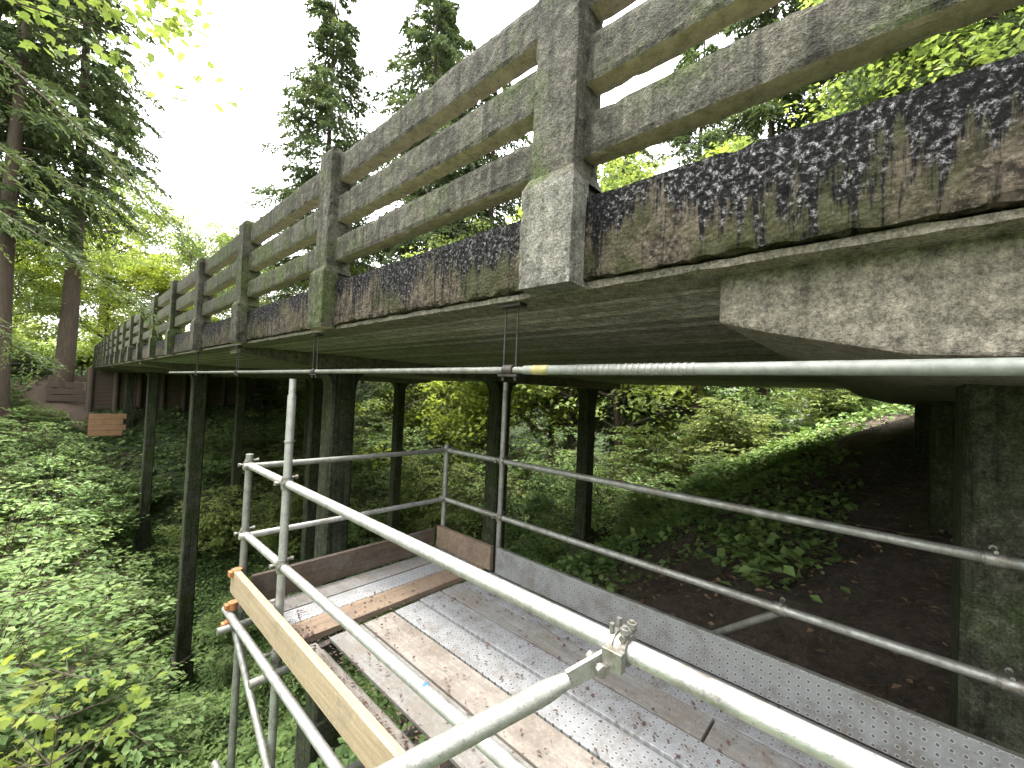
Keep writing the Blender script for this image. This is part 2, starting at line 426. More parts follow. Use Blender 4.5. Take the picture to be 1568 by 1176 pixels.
PY = [1.17 + 2.52 * k for k in range(-6, 17)]
def railing(xf, sgn, name):
    b = MB()
    for py in PY:
        if py > YB1 - .3: continue
        near = abs(py) < 9 and sgn > 0
        st = .035 if near else (.12 if abs(py) < 22 else .4)
        X = lambda a, c: (min(xf + sgn * a, xf + sgn * c), max(xf + sgn * a, xf + sgn * c))
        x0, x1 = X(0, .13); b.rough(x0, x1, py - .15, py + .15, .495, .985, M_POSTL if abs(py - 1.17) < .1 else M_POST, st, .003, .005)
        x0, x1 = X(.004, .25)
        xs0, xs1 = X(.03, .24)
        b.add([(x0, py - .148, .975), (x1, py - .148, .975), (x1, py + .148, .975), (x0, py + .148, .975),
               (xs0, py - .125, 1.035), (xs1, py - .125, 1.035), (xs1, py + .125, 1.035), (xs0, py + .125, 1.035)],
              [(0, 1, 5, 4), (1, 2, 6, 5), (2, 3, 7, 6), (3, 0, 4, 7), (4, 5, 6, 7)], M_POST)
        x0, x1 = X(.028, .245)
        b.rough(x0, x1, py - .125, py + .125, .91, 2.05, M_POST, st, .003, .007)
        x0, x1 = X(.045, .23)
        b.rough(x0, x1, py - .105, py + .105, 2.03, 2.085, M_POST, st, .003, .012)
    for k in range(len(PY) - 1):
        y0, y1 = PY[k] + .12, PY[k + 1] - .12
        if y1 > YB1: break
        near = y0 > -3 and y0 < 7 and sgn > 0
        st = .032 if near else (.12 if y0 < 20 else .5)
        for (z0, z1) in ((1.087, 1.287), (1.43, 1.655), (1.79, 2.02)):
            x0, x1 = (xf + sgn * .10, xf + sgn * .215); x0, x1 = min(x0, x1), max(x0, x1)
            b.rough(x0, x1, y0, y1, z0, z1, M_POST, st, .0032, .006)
    x0, x1 = xf + sgn * .41, xf + sgn * .65; x0, x1 = min(x0, x1), max(x0, x1)
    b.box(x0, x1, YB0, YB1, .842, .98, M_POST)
    return b.build(name, bridge)
railing(1.45, 1, 'railing_near_side'); railing(XE1 + .11, -1, 'railing_far_side')

BY = [-.6, 7.1, 17.95, 28.8, 39.6]; CX = [3.3, 7.35, 11.4]
b = MB(); bc = MB()
W = .21
for by in BY:
    if by == -.6:
        poly = [(.487, .509), (.487, .31), (.315, .258), (-.05, .168), (-.40, .15), (-1.7, .15), (-1.7, .509)]
        b.prism(poly, 0, 1.70, 12.6, M_CAP)
        zb = .155; cy_ = -.5
    else:
        poly = [(1.70, .509), (1.70, .41), (2.7, .28), (12.1, .28), (13.1, .41), (13.1, .509)]
        b.prism(poly, 1, by - .24, by + .24, M_CAP)
        zb = .281; cy_ = by
    for cx in CX:
        g = float(hgt(cx, by)) - .8
        c = .035; cyy = cy_ - (.12 if by == -.6 and cx > 5 else 0)
        pl = [(cx - W + c, cyy - W), (cx + W - c, cyy - W), (cx + W, cyy - W + c), (cx + W, cyy + W - c), (cx + W - c, cyy + W), (cx - W + c, cyy + W), (cx - W, cyy + W - c), (cx - W, cyy - W + c)]
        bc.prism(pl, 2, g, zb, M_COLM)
        if by != -.6:
            for sg in (-1, 1):
                xb = cx + sg * (W - .002); R = .32
                arc = [(xb, zb - .001), (xb, zb - R)] + [(xb + sg * (R - R * math.cos(t)), zb - R + R * math.sin(t)) for t in [k * math.pi / 16 for k in range(1, 9)]]
                if sg > 0: arc = arc[::-1]
                bc.prism(arc, 1, by - W + .02, by + W - .02, M_COLM)
            bc.box(cx - W - .08, cx + W + .08, by - W - .08, by + W + .08, g - .2, g + 1.9, M_COLM)
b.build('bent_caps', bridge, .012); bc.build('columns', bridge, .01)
b = MB()
for k in range(16):
    z = .45 - k * .28
    b.box(1.2, 13.4, YB1 - .9 + .02 * (k % 2), YB1 - .5, z - .27, z, M_TIMB)
for x in np.arange(1.4, 13.6, 1.3):
    b.cyl((x, YB1 - 1.05, -5), (x, YB1 - 1.05, .5), .16, M_TIMB, 10)
for k in range(4): b.box(1.3, 2.9 + .15 * (k % 2), 37.2 + .01 * k, 37.26 + .01 * k, -3.9 + .36 * k, -3.56 + .36 * k, M_PLY)
for k in range(4): b.box(-.6, 1.15, YB1 - .3 + .4 * k, YB1 - .1 + .4 * k, -1.9 + .45 * k, -1.5 + .45 * k, M_TIMB)
b.build('timber_abutment', bridge, .01)
b = MB(); b.box(1.7, 13.5, -7.1, -6.5, -3, .509, M_COLM); b.build('unseen_shade_abutment', bridge, .02)  # unseen end wall, added this close to keep light off the near columns

# ------------------------------------------------------------------ suspended pipe
pipe = empty('suspended_pipe')
b = MB()
PX, PZ = 1.65, .128
b.cyl((PX, -3, PZ), (PX, 1.42, PZ), .024, M_WRAP, 20)
b.cyl((PX, 1.3, PZ), (PX, 12, PZ), .0195, M_TUBED, 16)
for k in range(20):
    y = .55 + k * .028; b.cyl((PX, y, PZ), (PX, y + .014, PZ), .0262, M_TUBED, 20)
b.cyl((PX, 1.26, PZ), (PX, 1.36, PZ), .0255, M_YEL, 20)
b.build('pipe', pipe)
b = MB()
for y in (1.53, 4.1, 6.7, 9.25):
    for dy in (-.045, .045):
        b.cyl((PX, y + dy, PZ - .06), (PX, y + dy, .49), .0055, M_DARKST, 8)
        b.cyl((PX, y + dy, PZ - .055), (PX, y + dy, PZ - .035), .012, M_DARKST, 6)
    b.box(PX - .03, PX + .03, y - .08, y + .08, .474, .489, M_DARKST)
    b.box(PX - .02, PX + .02, y - .07, y + .07, PZ - .035, PZ - .022, M_DARKST)
    b.cyl((PX, y - .035, PZ), (PX, y + .035, PZ), .031, M_DARKST, 14)
b.build('hanger_rods', pipe)

# ------------------------------------------------------------------ scaffold
sc = empty('scaffold_platform')
XO, XI, YF, YN = .96, 2.71, 3.40, -2.2
ZD, ZM, ZT = -1.58, -1.11, -.61
r = .0242
t = MB(); cp = MB()
def coupler(p, a1, a2, mat=None):
    mat = mat or M_CLAMP
    p = Vector(p); a1 = Vector(a1).normalized(); a2 = Vector(a2).normalized()
    nn = a1.cross(a2).normalized()
    cp.cyl(p - a1 * .03, p + a1 * .03, .033, mat, 16)
    cp.cyl(p - a1 * .040, p - a1 * .030, .029, mat, 16); cp.cyl(p + a1 * .030, p + a1 * .040, .029, mat, 16)
    cp.cyl(p + a2 * .035 - nn * .028, p + a2 * .035 + nn * .05, .008, mat, 8)
    cp.cyl(p + a2 * .035 + nn * .045, p + a2 * .035 + nn * .06, .014, mat, 6)
t.cyl((XO, YN, ZT), (XO, YF + .06, ZT), r, M_TUBE, 24)
t.cyl((XO, YN, ZM), (XO, YF + .06, ZM), r, M_TUBE, 24)
t.cyl((XI, YN, ZT), (XI, YF, ZT), r, M_TUBED, 20)
t.cyl((XI, YN, ZM), (XI, YF, ZM), r, M_TUBED, 20)
t.cyl((XO - .05, YF, ZT), (XI, YF - .06, ZT), r * .9, M_TUBED, 18)
t.cyl((XO - .05, YF, ZM), (XI, YF - .06, ZM), r * .9, M_TUBE, 18)
def gz(x, y): return float(hgt(x, y)) - .1
for (x, y, zt, mt) in ((XO, 2.70, -.07, M_TUBE), (XO, YF + .05, -.53, M_TUBED), (XI, 2.55, .10, M_TUBED), (XI, YF - .06, -.55, M_TUBED),
                       (XI, -1.2, .1, M_TUBED), (XO, -1.2, -.1, M_TUBE)):
    t.cyl((x, y, gz(x, y)), (x, y, zt), r, mt, 20)
    for z in (ZT, ZM, ZD - .06):
        coupler((x, y, z), (0, 0, 1), (0, 1, 0))
        if z != ZD - .06: coupler((x, y, z), (0, 1, 0), (0, 0, 1))
    if zt > -.3: cp.cyl((x, y, ZT + .25), (x, y, ZT + .26), .03, M_CLAMP, 14)
t.cyl((XO, 2.70, -.07), (XO, 2.70, .03), .019, M_TUBE, 16)
for (y, z) in ((.41, ZM), (-.35, ZT), (-.4, ZM)):
    coupler((XI, y, z), (0, 1, 0), (0, 0, 1))
t.cyl((XI + .02, .41, ZM - .02), (XI + .9, 2.1, ZM - 1.6), .021, M_TUBED, 14)
for x in (XO - .07, XI + .02, 1.17): t.cyl((x, YN, ZD - .085), (x, YF + .15, ZD - .085), r, M_TUBE if x < 1 else M_TUBED, 18)
for y in (YF - .05, 2.64, .6, -1.2): t.cyl((XO - .16, y, ZD - .135), (XI + .15, y, ZD - .135), r, M_TUBED, 16)
t.cyl((XO - .05, YF + .05, ZD - .12), (XO - .05, 1.2, ZD - 1.5), .021, M_TUBED, 14)
t.cyl((XO - .09, 2.75, ZD - 1.1), (XI + .1, 2.7, ZD - 1.1), r, M_TUBED, 14)
t.cyl((XO - .09, YN, ZD - 1.15), (XO - .09, YF + .1, ZD - 1.15), r, M_TUBED, 14)
P0 = Vector((XO - .035, .50, ZT - .03)); D = Vector((-.50, .285, -.185)).normalized()
t.cyl(P0 + D * .16, P0 + D * 2.0, r, M_TUBED, 24)
t.cyl(P0 + D * .10, P0 + D * .16, .017, M_TUBED, 24, r)
side = D.cross(Vector((0, 0, 1))).normalized(); upv = side.cross(D)
def slab(c0, c1, w0, w1, th):
    vs = []
    for c, w in ((c0, w0), (c1, w1)):
        for s1 in (-1, 1):
            for s2 in (-1, 1): vs.append(c + upv * (s1 * w) + side * (s2 * th))
    t.add(vs, [(0, 1, 3, 2), (4, 6, 7, 5), (0, 4, 5, 1), (2, 3, 7, 6), (0, 2, 6, 4), (1, 5, 7, 3)], M_TUBED)
slab(P0 - D * .005, P0 + D * .10, .024, .021, .006)
cp.cyl(P0 + D * .02 - side * .03, P0 + D * .02 + side * .03, .009, M_CLAMP, 10)
cp.cyl(P0 + D * .02 + side * .018, P0 + D * .02 + side * .032, .016, M_CLAMP, 6)
cp.cyl(P0 + D * .02 - side * .032, P0 + D * .02 - side * .018, .016, M_CLAMP, 6)
c = Vector((XO, .47, ZT))
for dy in (-.022, .012):
    cp.cyl(c + Vector((0, dy, 0)), c + Vector((0, dy + .014, 0)), .036, M_CLAMP, 20)
cp.cyl(c + Vector((0, -.012, 0)), c + Vector((0, .016, 0)), .031, M_CLAMP, 20)
cp.box(c.x - .052, c.x - .026, c.y - .024, c.y + .028, c.z - .035, c.z + .012, M_CLAMP)
for sx in (-.014, .022):
    cp.cyl(c + Vector((sx, -.012, .028)), c + Vector((sx, -.012, .062)), .0065, M_CLAMP, 10)
    cp.cyl(c + Vector((sx, -.012, .044)), c + Vector((sx, -.012, .056)), .0125, M_CLAMP, 6)
    cp.cyl(c + Vector((sx, .022, .028)), c + Vector((sx, .022, .055)), .0065, M_CLAMP, 10)
cp.cyl(c + Vector((-.03, -.012, .036)), c + Vector((.034, -.012, .036)), .008, M_CLAMP, 10)
for (x, y, z) in ((XO - .05, YF + .05, ZD - .03), (XO - .07, YF + .02, ZD - .14), (XO - .05, YF, -1.36)):
    cp.cyl((x, y, z - .025), (x, y, z + .025), .034, M_ORANGE, 12); cp.box(x - .05, x - .03, y - .025, y + .025, z - .018, z + .018, M_ORANGE)
cp.box(XO - .012, XO + .012, 1.232, 1.25, ZM + .0205, ZM + .0245, M_BLUE)
t.build('tubes', sc); cp.build('couplers', sc, .002)
tb = MB()
tb.box(XO - .075, XO - .035, 1.28, YF + .04, -1.505, -1.34, M_WNEW)
tb.box(XO - .078, XO - .038, -2., .9, -1.54, -1.36, M_WNEW)
tb.box(XO + .02, XI - .15, YF - .115, YF - .075, ZD + .005, -1.37, M_WOLD)
tb.box(XI - .07, XI - .03, 2.58, YF - .05, ZD + .005, -1.37, M_WBRN)
tb.box(XI - .075, XI - .071, YN, 2.5, ZD + .005, -1.355, M_PERF)
tb.box(XI - .074, XI - .04, YN, 2.5, -1.358, -1.352, M_TUBED)
tb.build('toe_boards', sc, .004)
dk = MB()
yy = YF - .13
for w, mt in ((.21, M_WGREY), (.20, M_PERFD), (.22, M_WBRN)):
    dk.box(XO + .03, XI - .06, yy - w + .012, yy, ZD - .04, ZD + random.uniform(-.004, .006), mt); yy -= w
xx = XO + .02
for w, mt in ((.17, M_WPINK), (.07, None), (.235, M_WGREY), (.235, M_WPINK), (.22, M_PERFD), (.20, M_PERFD), (.20, M_WGREY), (.20, M_PERFD), (.16, M_PERFD)):
    if mt:
        cuts = [YN] + sorted(random.uniform(-1, 1.8) for _ in range(1)) + [2.60]
        for q in range(len(cuts) - 1):
            dz = random.uniform(-.006, .006)
            dk.box(xx + .007, xx + w - .007, cuts[q] + .006, cuts[q + 1] - .006, ZD - .04, ZD - .014 + dz, mt)
    xx += w
dk.box(XO + .03, XI - .1, 2.575, 2.63, ZD - .10, ZD - .05, M_DARKST)
dk.build('deck_planks', sc, .003)
n = 4200
p = np.stack([RNG.uniform(XO + .03, XI - .1, n), 2.9 - 4.5 * RNG.random(n), np.full(n, ZD + .0)], 1)
k = RNG.random(n) < .5; p[k, 0] = XO + .03 + np.abs(RNG.normal(0, .08, k.sum())); p[k, 1] = RNG.uniform(-.5, 3.2, k.sum())
p[:, 2] += np.where(p[:, 1] > 2.62, .010, 0)
d = RNG.normal(size=(n, 3)) * (1, 1, .15); up = np.array([0, 0, 1.]) + RNG.normal(size=(n, 3)) * .25
sz_ = RNG.random(n) ** 2.5
v, f = leaf_quads(p, d, up, .006 + .028 * sz_, .005 + .014 * sz_)
add_obj('leaf_litter_on_deck', np_mesh('litter', [(v, f, 0, False)], [M_LITTER]), sc)

# ------------------------------------------------------------------ vegetation meshes
def conifer_mesh(name, seed, H, R, start=.15, nwh=46, twigs=16, needles=9, nl=.16, tr=.45, mat=None, droop=.45, nbr=5, asp=.34):
    g = np.random.default_rng(seed); segs = []
    zs = np.linspace(0, 1, 14)
    for a, c in zip(zs[:-1], zs[1:]):
        segs.append(((.15 * math.sin(a * 5), 0, a * H), (.15 * math.sin(c * 5), 0, c * H), tr * (1 - a * .93), tr * (1 - c * .93)))
    tv = tubes(segs, 10)
    P = []; D = []; bs = []
    for w in range(nwh):
        h = start + (1 - start) * (w + g.random() * .8) / nwh
        nb = nbr if h < .9 else 3
        for q in range(nb):
            ang = g.random() * 2 * np.pi
            L = R * ((1 - h) ** .6 * .95 + .04) * g.uniform(.5, 1.15)
            if h < start + .12: L *= g.uniform(.5, 1.)
            dr = droop * g.uniform(.5, 1.5)
            ca, sa = math.cos(ang), math.sin(ang)
            z0 = h * H
            def pt(s, bend=g.uniform(-.15, .15)):
                s = np.asarray(s); rr = s * L
                return np.stack([rr * ca - bend * s * s * L * sa, rr * sa + bend * s * s * L * ca, z0 + L * (.22 * s - dr * s ** 2 * 1.1)], -1)
            ss = np.linspace(0, 1, 6); pp = pt(ss); br = tr * .16 * (1 - h * .7)
            for a in range(5): bs.append((pp[a], pp[a + 1], br * (1 - ss[a] * .9), br * (1 - ss[a + 1] * .9)))
            nt_ = max(4, int(twigs * (L / R + .35)))
            st = np.repeat(np.linspace(.18, 1., nt_), 2); sd = np.tile([-1., 1.], nt_)
            st = np.clip(st + g.normal(0, .02, len(st)), .1, 1)
            base = pt(st)
            tl = L * .30 * (1.08 - st * .75) * g.uniform(.6, 1.2, len(st))
            tdir = nrm(np.stack([ca * .75 - sa * sd * .8, sa * .75 + ca * sd * .8, -g.uniform(.15, .75, len(st))], 1))
            m = needles
            u = np.tile(np.linspace(.08, 1, m), len(st))
            bb = np.repeat(base, m, 0); td = np.repeat(tdir, m, 0); ll = np.repeat(tl, m)
            pos = bb + td * (u * ll)[:, None] + np.array([0, 0, -1.]) * (u ** 2 * ll * .25)[:, None]
            P.append(pos); D.append(td + g.normal(0, .55, td.shape) * (1, 1, .6))
    P = np.concatenate(P); D = np.concatenate(D); n = len(P)
    up = np.array([0, 0, 1.]) + g.normal(0, .45, (n, 3))
    lv, lf = leaf_quads(P, D, up, g.uniform(.6, 1.35, n) * nl, g.uniform(.7, 1.3, n) * nl * asp)
    bv = tubes(bs, 4)
    return np_mesh(name, [(tv[0], tv[1], 0, True), (bv[0], bv[1], 0, True), (lv, lf, 1, False)], [M_BARK, mat or L_CON])

def decid_mesh(name, seed, H, R, nleaf, ls, mat, tr=.22, cs=.28, start=.3, ncl=170, flat=.5):
    g = np.random.default_rng(seed); segs = []
    def grow(p, d, L, r_, dep, out):
        k = 4; q = p
        for i in range(k):
            d2 = nrm(d + g.normal(0, .13, 3)); q2 = q + d2 * L / k
            segs.append((q, q2, r_ * (1 - i / k * .45), r_ * (1 - (i + 1) / k * .45))); q = q2; d = d2
            if dep >= 2: out.append(q)
            if dep > 0 and dep < 4 and i >= 1:
                for _ in range(2 if dep < 3 else 1):
                    a = g.normal(0, 1, 3); a = nrm(a - d * a.dot(d))
                    grow(q, nrm(d * .6 + a * .85 + np.array([0, 0, .12])), L * g.uniform(.45, .7), r_ * .42, dep + 1, out)
        return q
    out = []; q = np.zeros(3); d = np.array([0, 0, 1.]); k = 7
    for i in range(k):
        d = nrm(d + g.normal(0, .07, 3) + (0, 0, .1)); q2 = q + d * H * .85 / k
        segs.append((q, q2, tr * (1 - i / k * .8), tr * (1 - (i + 1) / k * .8))); q = q2
        if i / k >= start - .05:
            for _ in range(3):
                a = g.random() * 6.283; grow(q, nrm(np.array([math.cos(a), math.sin(a), .45])), R * (1.05 - .5 * abs(i / k - .45)) * g.uniform(.6, .95), tr * .35 * (1 - i / k * .5), 1, out)
    out = np.array(out); idx = g.choice(len(out), min(ncl, len(out)), replace=False); cen = out[idx]
    ci = g.integers(0, len(cen), nleaf); sz = R * cs * g.uniform(.5, 1.3, len(cen))
    off = g.normal(0, 1, (nleaf, 3)); off = off / np.linalg.norm(off, axis=1, keepdims=True) * (g.random((nleaf, 1)) ** .45)
    off[:, 2] *= flat
    P = cen[ci] + off * sz[ci][:, None]
    D = g.normal(0, 1, (nleaf, 3)) * (1, 1, .5) + (0, 0, -.25); up = np.array([0, 0, 1.]) + g.normal(0, .4, (nleaf, 3))
    L = g.uniform(.6, 1.35, nleaf) * ls
    lv, lf = leaf_quads(P, D, up, L, L * .62)
    tv = tubes([s for s in segs if s[2] > .012], 5)
    return np_mesh(name, [(tv[0], tv[1], 0, True), (lv, lf, 1, False)], [M_BARK, mat])

def shrub_mesh(name, seed, H, R, nst, ls, mat, per=60):
    g = np.random.default_rng(seed); segs = []; P = []; D = []
    for s in range(nst):
        a = g.random() * 6.283; rr = R * g.uniform(.25, 1.) ; hh = H * math.sqrt(max(.06, 1 - (rr / R) ** 2 * .85)) * g.uniform(.55, 1.05)
        tt = np.linspace(0, 1, 7)
        pp = np.stack([math.cos(a) * rr * tt ** 1.6, math.sin(a) * rr * tt ** 1.6, hh * (tt ** .8) - .12 * rr * tt ** 3], 1) + g.normal(0, .06, (7, 3))
        for i in range(6): segs.append((pp[i], pp[i + 1], .03 * (1 - i / 7), .03 * (1 - (i + 1) / 7)))
        for q in range(g.integers(5, 9)):
            u = g.uniform(.35, 1.) * 5.99; i = int(u); base = pp[i] + (pp[i + 1] - pp[i]) * (u - i)
            b2 = a + g.normal(0, .9); L = g.uniform(.5, 1.1) * R * .35
            dd = np.array([math.cos(b2), math.sin(b2), g.uniform(-.15, .25)])
            segs.append((base, base + dd * L, .01, .004))
            w = g.random(per // 5)
            m = len(w); sd = np.where(g.random(m) < .5, -1, 1)
            perp = np.array([-dd[1], dd[0], 0])
            pos = base + dd * (w * L)[:, None] + perp * (sd * g.uniform(0, .28 * L, m))[:, None] + g.normal(0, .03, (m, 3)) - np.array([0, 0, 1.]) * (w ** 2 * L * .15)[:, None]
            P.append(pos); D.append(dd + perp * sd[:, None] * .8 + g.normal(0, .25, (m, 3)) + (0, 0, -.2))
    P = np.concatenate(P); D = np.concatenate(D); n = len(P)
    up = np.array([0, 0, 1.]) + g.normal(0, .28, (n, 3))
    L = g.uniform(.65, 1.3, n) * ls
    lv, lf = leaf_quads(P, D, up, L, L * .58); tv = tubes(segs, 4)
    return np_mesh(name, [(tv[0], tv[1], 0, True), (lv, lf, 1, False)], [M_BARK, mat])

C1 = conifer_mesh('conifer_a', 1, 42, 9.2, .10, 46, 15, 9, .46, .5, droop=.4)
C2 = conifer_mesh('conifer_b', 2, 38, 9.6, .16, 42, 15, 9, .48, .5, droop=.55)
C4 = conifer_mesh('conifer_c', 9, 38, 6.5, .34, 34, 13, 7, .46, .55, droop=.5, nbr=4)
C3 = conifer_mesh('conifer_near', 3, 34, 10., .29, 30, 34, 20, .12, .42, droop=.5, nbr=4, asp=.28)
D1 = decid_mesh('decid_a', 4, 14, 5.5, 26000, .22, L_DEC, ncl=420, cs=.2)
D2 = decid_mesh('decid_b', 5, 11, 5, 22000, .21, L_YEL, ncl=360, cs=.2)
S1 = shrub_mesh('shrub_a', 6, 5.2, 3.0, 100, .17, L_SHR, 100)
S2 = shrub_mesh('shrub_b', 7, 2.6, 2.2, 60, .14, L_SHR, 95)
S3 = shrub_mesh('shrub_c', 8, 4.6, 2.6, 90, .17, L_DEC, 95)

def put(name, me, x, y, s=1., z=None, rot=None, sz=None):
    zz = float(hgt(x, y)) - .15 if z is None else z
    ob = add_obj(name, me, None, (x, y, zz))
    ob.rotation_euler = (0, 0, random.uniform(0, 6.28) if rot is None else rot)
    ob.scale = (s, s, sz or s); return ob

put('conifer_tree', C1, 16.8, 41.5, .95, sz=1.03)
put('conifer_tree', C2, 23, 33, 1., sz=1.25)
put('conifer_tree', C2, 27.5, 29, .95, sz=1.1)
put('conifer_tree', C1, 29, 40, 1., sz=1.15)
put('conifer_tree', C3, -5.2, 11.5, 1., z=-8)
for (x, y, s) in ((-2.4, 38, .95), (.1, 43, 1.), (-6, 42, 1.), (-4, 58, 1.), (3, 66, 1.)):
    put('conifer_tree', C4, x, y, s)
for (x, y, s) in ((30, 16, .8), (31, 6, .9), (28, -2, .85), (38, 13, 1.), (36, -8, .95), (38, 26, .9), (25, -11, .8), (33, -17, .9), (35, 1, .95)):
    put('conifer_tree', C2 if random.random() < .6 else C1, x, y, s)
for (x, y, s) in ((26, 26, 1.3), (25, 32, 1.2), (22, 42, 1.1), (16, 51, 1.), (-9, 31, .8), (-4, 49, 1.), (28, 21, 1.6), (10, 56, 1.2), (26, -5, 1.2), (25.5, 8, 1.3), (25, 2.5, 1.)):
    put('deciduous_tree', D1, x, y, s)
for (x, y, s) in ((24, 24, 1.3), (-3.4, 48, 1.1), (2.5, 55, 1.), (24, 37, 1.1), (8, 52, .9), (26, 17, 1.7), (24.5, 12.5, 1.5)):
    put('maple_tree', D2, x, y, s)
rr = random.Random(3)
for (x, y, s) in ((15.7, 8.6, 1.), (15.4, 12.5, 1.2), (15.8, 16, 1.35), (15.3, 20, 1.4), (15., 24, 1.3), (15.3, 29, 1.2), (16.8, 4.3, .8), (18.6, 1.4, .6), (20, -3, .7), (12.5, 22.5, 1.), (9, 25, 1.), (6, 27, .9), (11, 29, 1.1), (13, 33, 1.1), (8, 33, 1.), (14, 38, 1.1), (20, 8.5, 1.2), (19.5, 13, 1.4), (20, 18, 1.6), (19.5, 23, 1.6), (20, 28, 1.5), (20.5, 33, 1.4), (20, 4.3, .9)):
    put('shrub', rr.choice([S1, S3]), x, y, s)
for (x, y, s) in ((13, 13, .9), (10.5, 15, .8), (8, 17, .8), (13.2, 9.5, .8), (14.5, 6.5, .7), (11.5, 18, 1.), (5.5, 20, .7), (5, 13, .7), (14.6, 4.1, .4), (12.8, 5.6, .35), (13.2, 3.8, .25), (18.2, -.8, .4), (10.8, 5., .28), (9.4, 5.7, .3)):
    put('shrub', S2, x, y, s)
for (x, y, s) in ((-.9, 12.6, 1.05), (-1.6, 16.2, 1.25), (-.6, 19.5, 1.25), (-3.6, 14., 1.25), (-3.8, 19, 1.4), (-1.3, 24, 1.35), (-4.5, 25, 1.4), (-.2, 28.5, 1.1), (-3, 30, 1.2), (-.6, 33, .95), (-3.4, 35, 1.), (-6, 20, 1.5), (-5, 39, .9), (-7, 30, 1.3)):
    put('shrub', S1, x, y, s)
for (x, y, s) in ((.8, 9.6, .6), (2.3, 13.5, .5), (4.6, 16.5, .5), (.4, 22.5, 1.), (-.5, 36, .9), (-2.2, 10.3, .9), (2.2, 22.8, .8), (3, 32, .9), (.9, 31, .9), (-3.6, 42, .9), (-5.2, 46, 1.3), (-2.8, 51, 1.), (-1.4, 52, .9), (-.6, 39.2, .55), (-1.9, 40.6, .6), (.5, 38.2, .4)):
    put('shrub', S2, x, y, s)

def belt():
    g = np.random.default_rng(77); P = []
    for (x0, x1, y0, y1, n, h) in ((-45, 60, 70, 84, 60000, 15), (48, 62, -45, 75, 50000, 17), (-45, -30, 5, 75, 25000, 14), (-14, 8, 62, 68, 20000, 6)):
        m = n // 130; cx = g.uniform(x0, x1, m); cy = g.uniform(y0, y1, m); cz = g.random(m) ** .8 * (h * (.7 + .5 * np.sin(cx * .35 + cy * .27)))
        ci = g.integers(0, m, n); o = g.normal(0, 1, (n, 3)); o = nrm(o) * g.random((n, 1)) ** .5 * g.uniform(1.2, 2.6, m)[ci][:, None] * (1, 1, .7)
        q = np.stack([cx, cy, cz], 1)[ci] + o; q[:, 2] += hgt(q[:, 0], q[:, 1]) + .5; P.append(q)
    P = np.concatenate(P); n = len(P)
    lv, lf = leaf_quads(P, g.normal(0, 1, (n, 3)) * (1, 1, .6), np.array([0, 0, 1.]) + g.normal(0, .5, (n, 3)), g.uniform(.3, .75, n), g.uniform(.2, .42, n))
    add_obj('distant_forest', np_mesh('distant_forest', [(lv, lf, 0, False)], [L_DEC]))
belt()

def near_maple():
    g = np.random.default_rng(21); segs = []; P = []
    T = np.array([-2.9, 7.2, -7.5]); prev = T
    for i in range(8):
        q = T + np.array([.12 * i * (i > 3), -.08 * i, 2.0 * (i + 1)]); segs.append((prev, q, .2 - .018 * i, .2 - .018 * (i + 1))); prev = q
    targets = [((-.2, 6.4, 4.9), 80), ((.35, 6.3, 4.5), 110), ((.95, 6.7, 4.5), 90), ((1.1, 6.9, 3.9), 50), ((.55, 6.0, 3.9), 60), ((-.6, 7, 4.2), 60), ((-.2, 5.6, 5.), 80), ((-1., 8., 4.9), 50), ((-1.6, 6.6, 5.5), 80)]
    for (c, m) in targets:
        c = np.array(c, float); st = np.array([-2.4 , 6.8, c[2] - 1.1]); prev = st
        for k in range(1, 7):
            u = k / 6; q = st + (c - st) * u + np.array([0, 0, .5 * math.sin(u * 3.1)]) + g.normal(0, .05, 3)
            segs.append((prev, q, .02 * (1.1 - u), .02 * (1.1 - u - .16) + .002)); prev = q
            if k > 2:
                for _ in range(3):
                    e = q + g.normal(0, .28, 3) * (1, 1, .5); segs.append((q, e, .005, .002))
                    mm = m // 8; P.append(e + g.normal(0, .16, (mm, 3)) * (1, 1, .7))
    P = np.concatenate(P)
    n = len(P); D = g.normal(0, 1, (n, 3)) * (1, 1, .4) + (0, 0, -.5); up = np.array([0, 0, 1.]) + g.normal(0, .4, (n, 3))
    lv, lf = star_leaves(P, D, up, g.uniform(.07, .15, n))
    tv = tubes(segs, 6)
    add_obj('overhanging_maple_tree', np_mesh('overhanging_maple', [(tv[0], tv[1], 0, True), (lv, lf, 1, False)], [M_BARK, L_DEC]))
near_maple()
def sapling(x, y, top, seed, n=130, ls=.11):
    g = np.random.default_rng(seed); z0 = float(hgt(x, y)); segs = []; P = []
    prev = np.array([x, y, z0]); k = 8
    for i in range(k):
        q = np.array([x + .05 * math.sin(i), y + .04 * i, z0 + (top - z0) * (i + 1) / k]); segs.append((prev, q, .018 * (1 - i / 9), .018 * (1 - (i + 1) / 9))); prev = q
        if i > 2:
            for _ in range(5):
                e = q + np.array([g.normal(0, .35), g.normal(0, .35), g.uniform(0, .2)]); segs.append((q, e, .006, .002))
                P.append(e + g.normal(0, .10, (n // 22, 3)) * (1, 1, .4))
    P = np.concatenate(P); m = len(P)
    D = g.normal(0, 1, (m, 3)) * (1, 1, .25) + (0, 0, -.3); up = np.array([0, 0, 1.]) + g.normal(0, .25, (m, 3))
    lv, lf = star_leaves(P, D, up, g.uniform(.6, 1.2, m) * ls); tv = tubes(segs, 6)
    add_obj('maple_sapling', np_mesh('maple_sapling', [(tv[0], tv[1], 0, True), (lv, lf, 1, False)], [M_BARK, L_YEL]))
sapling(.15, 5.3, -2.8, 31); sapling(.02, 6.6, -3.5, 32)

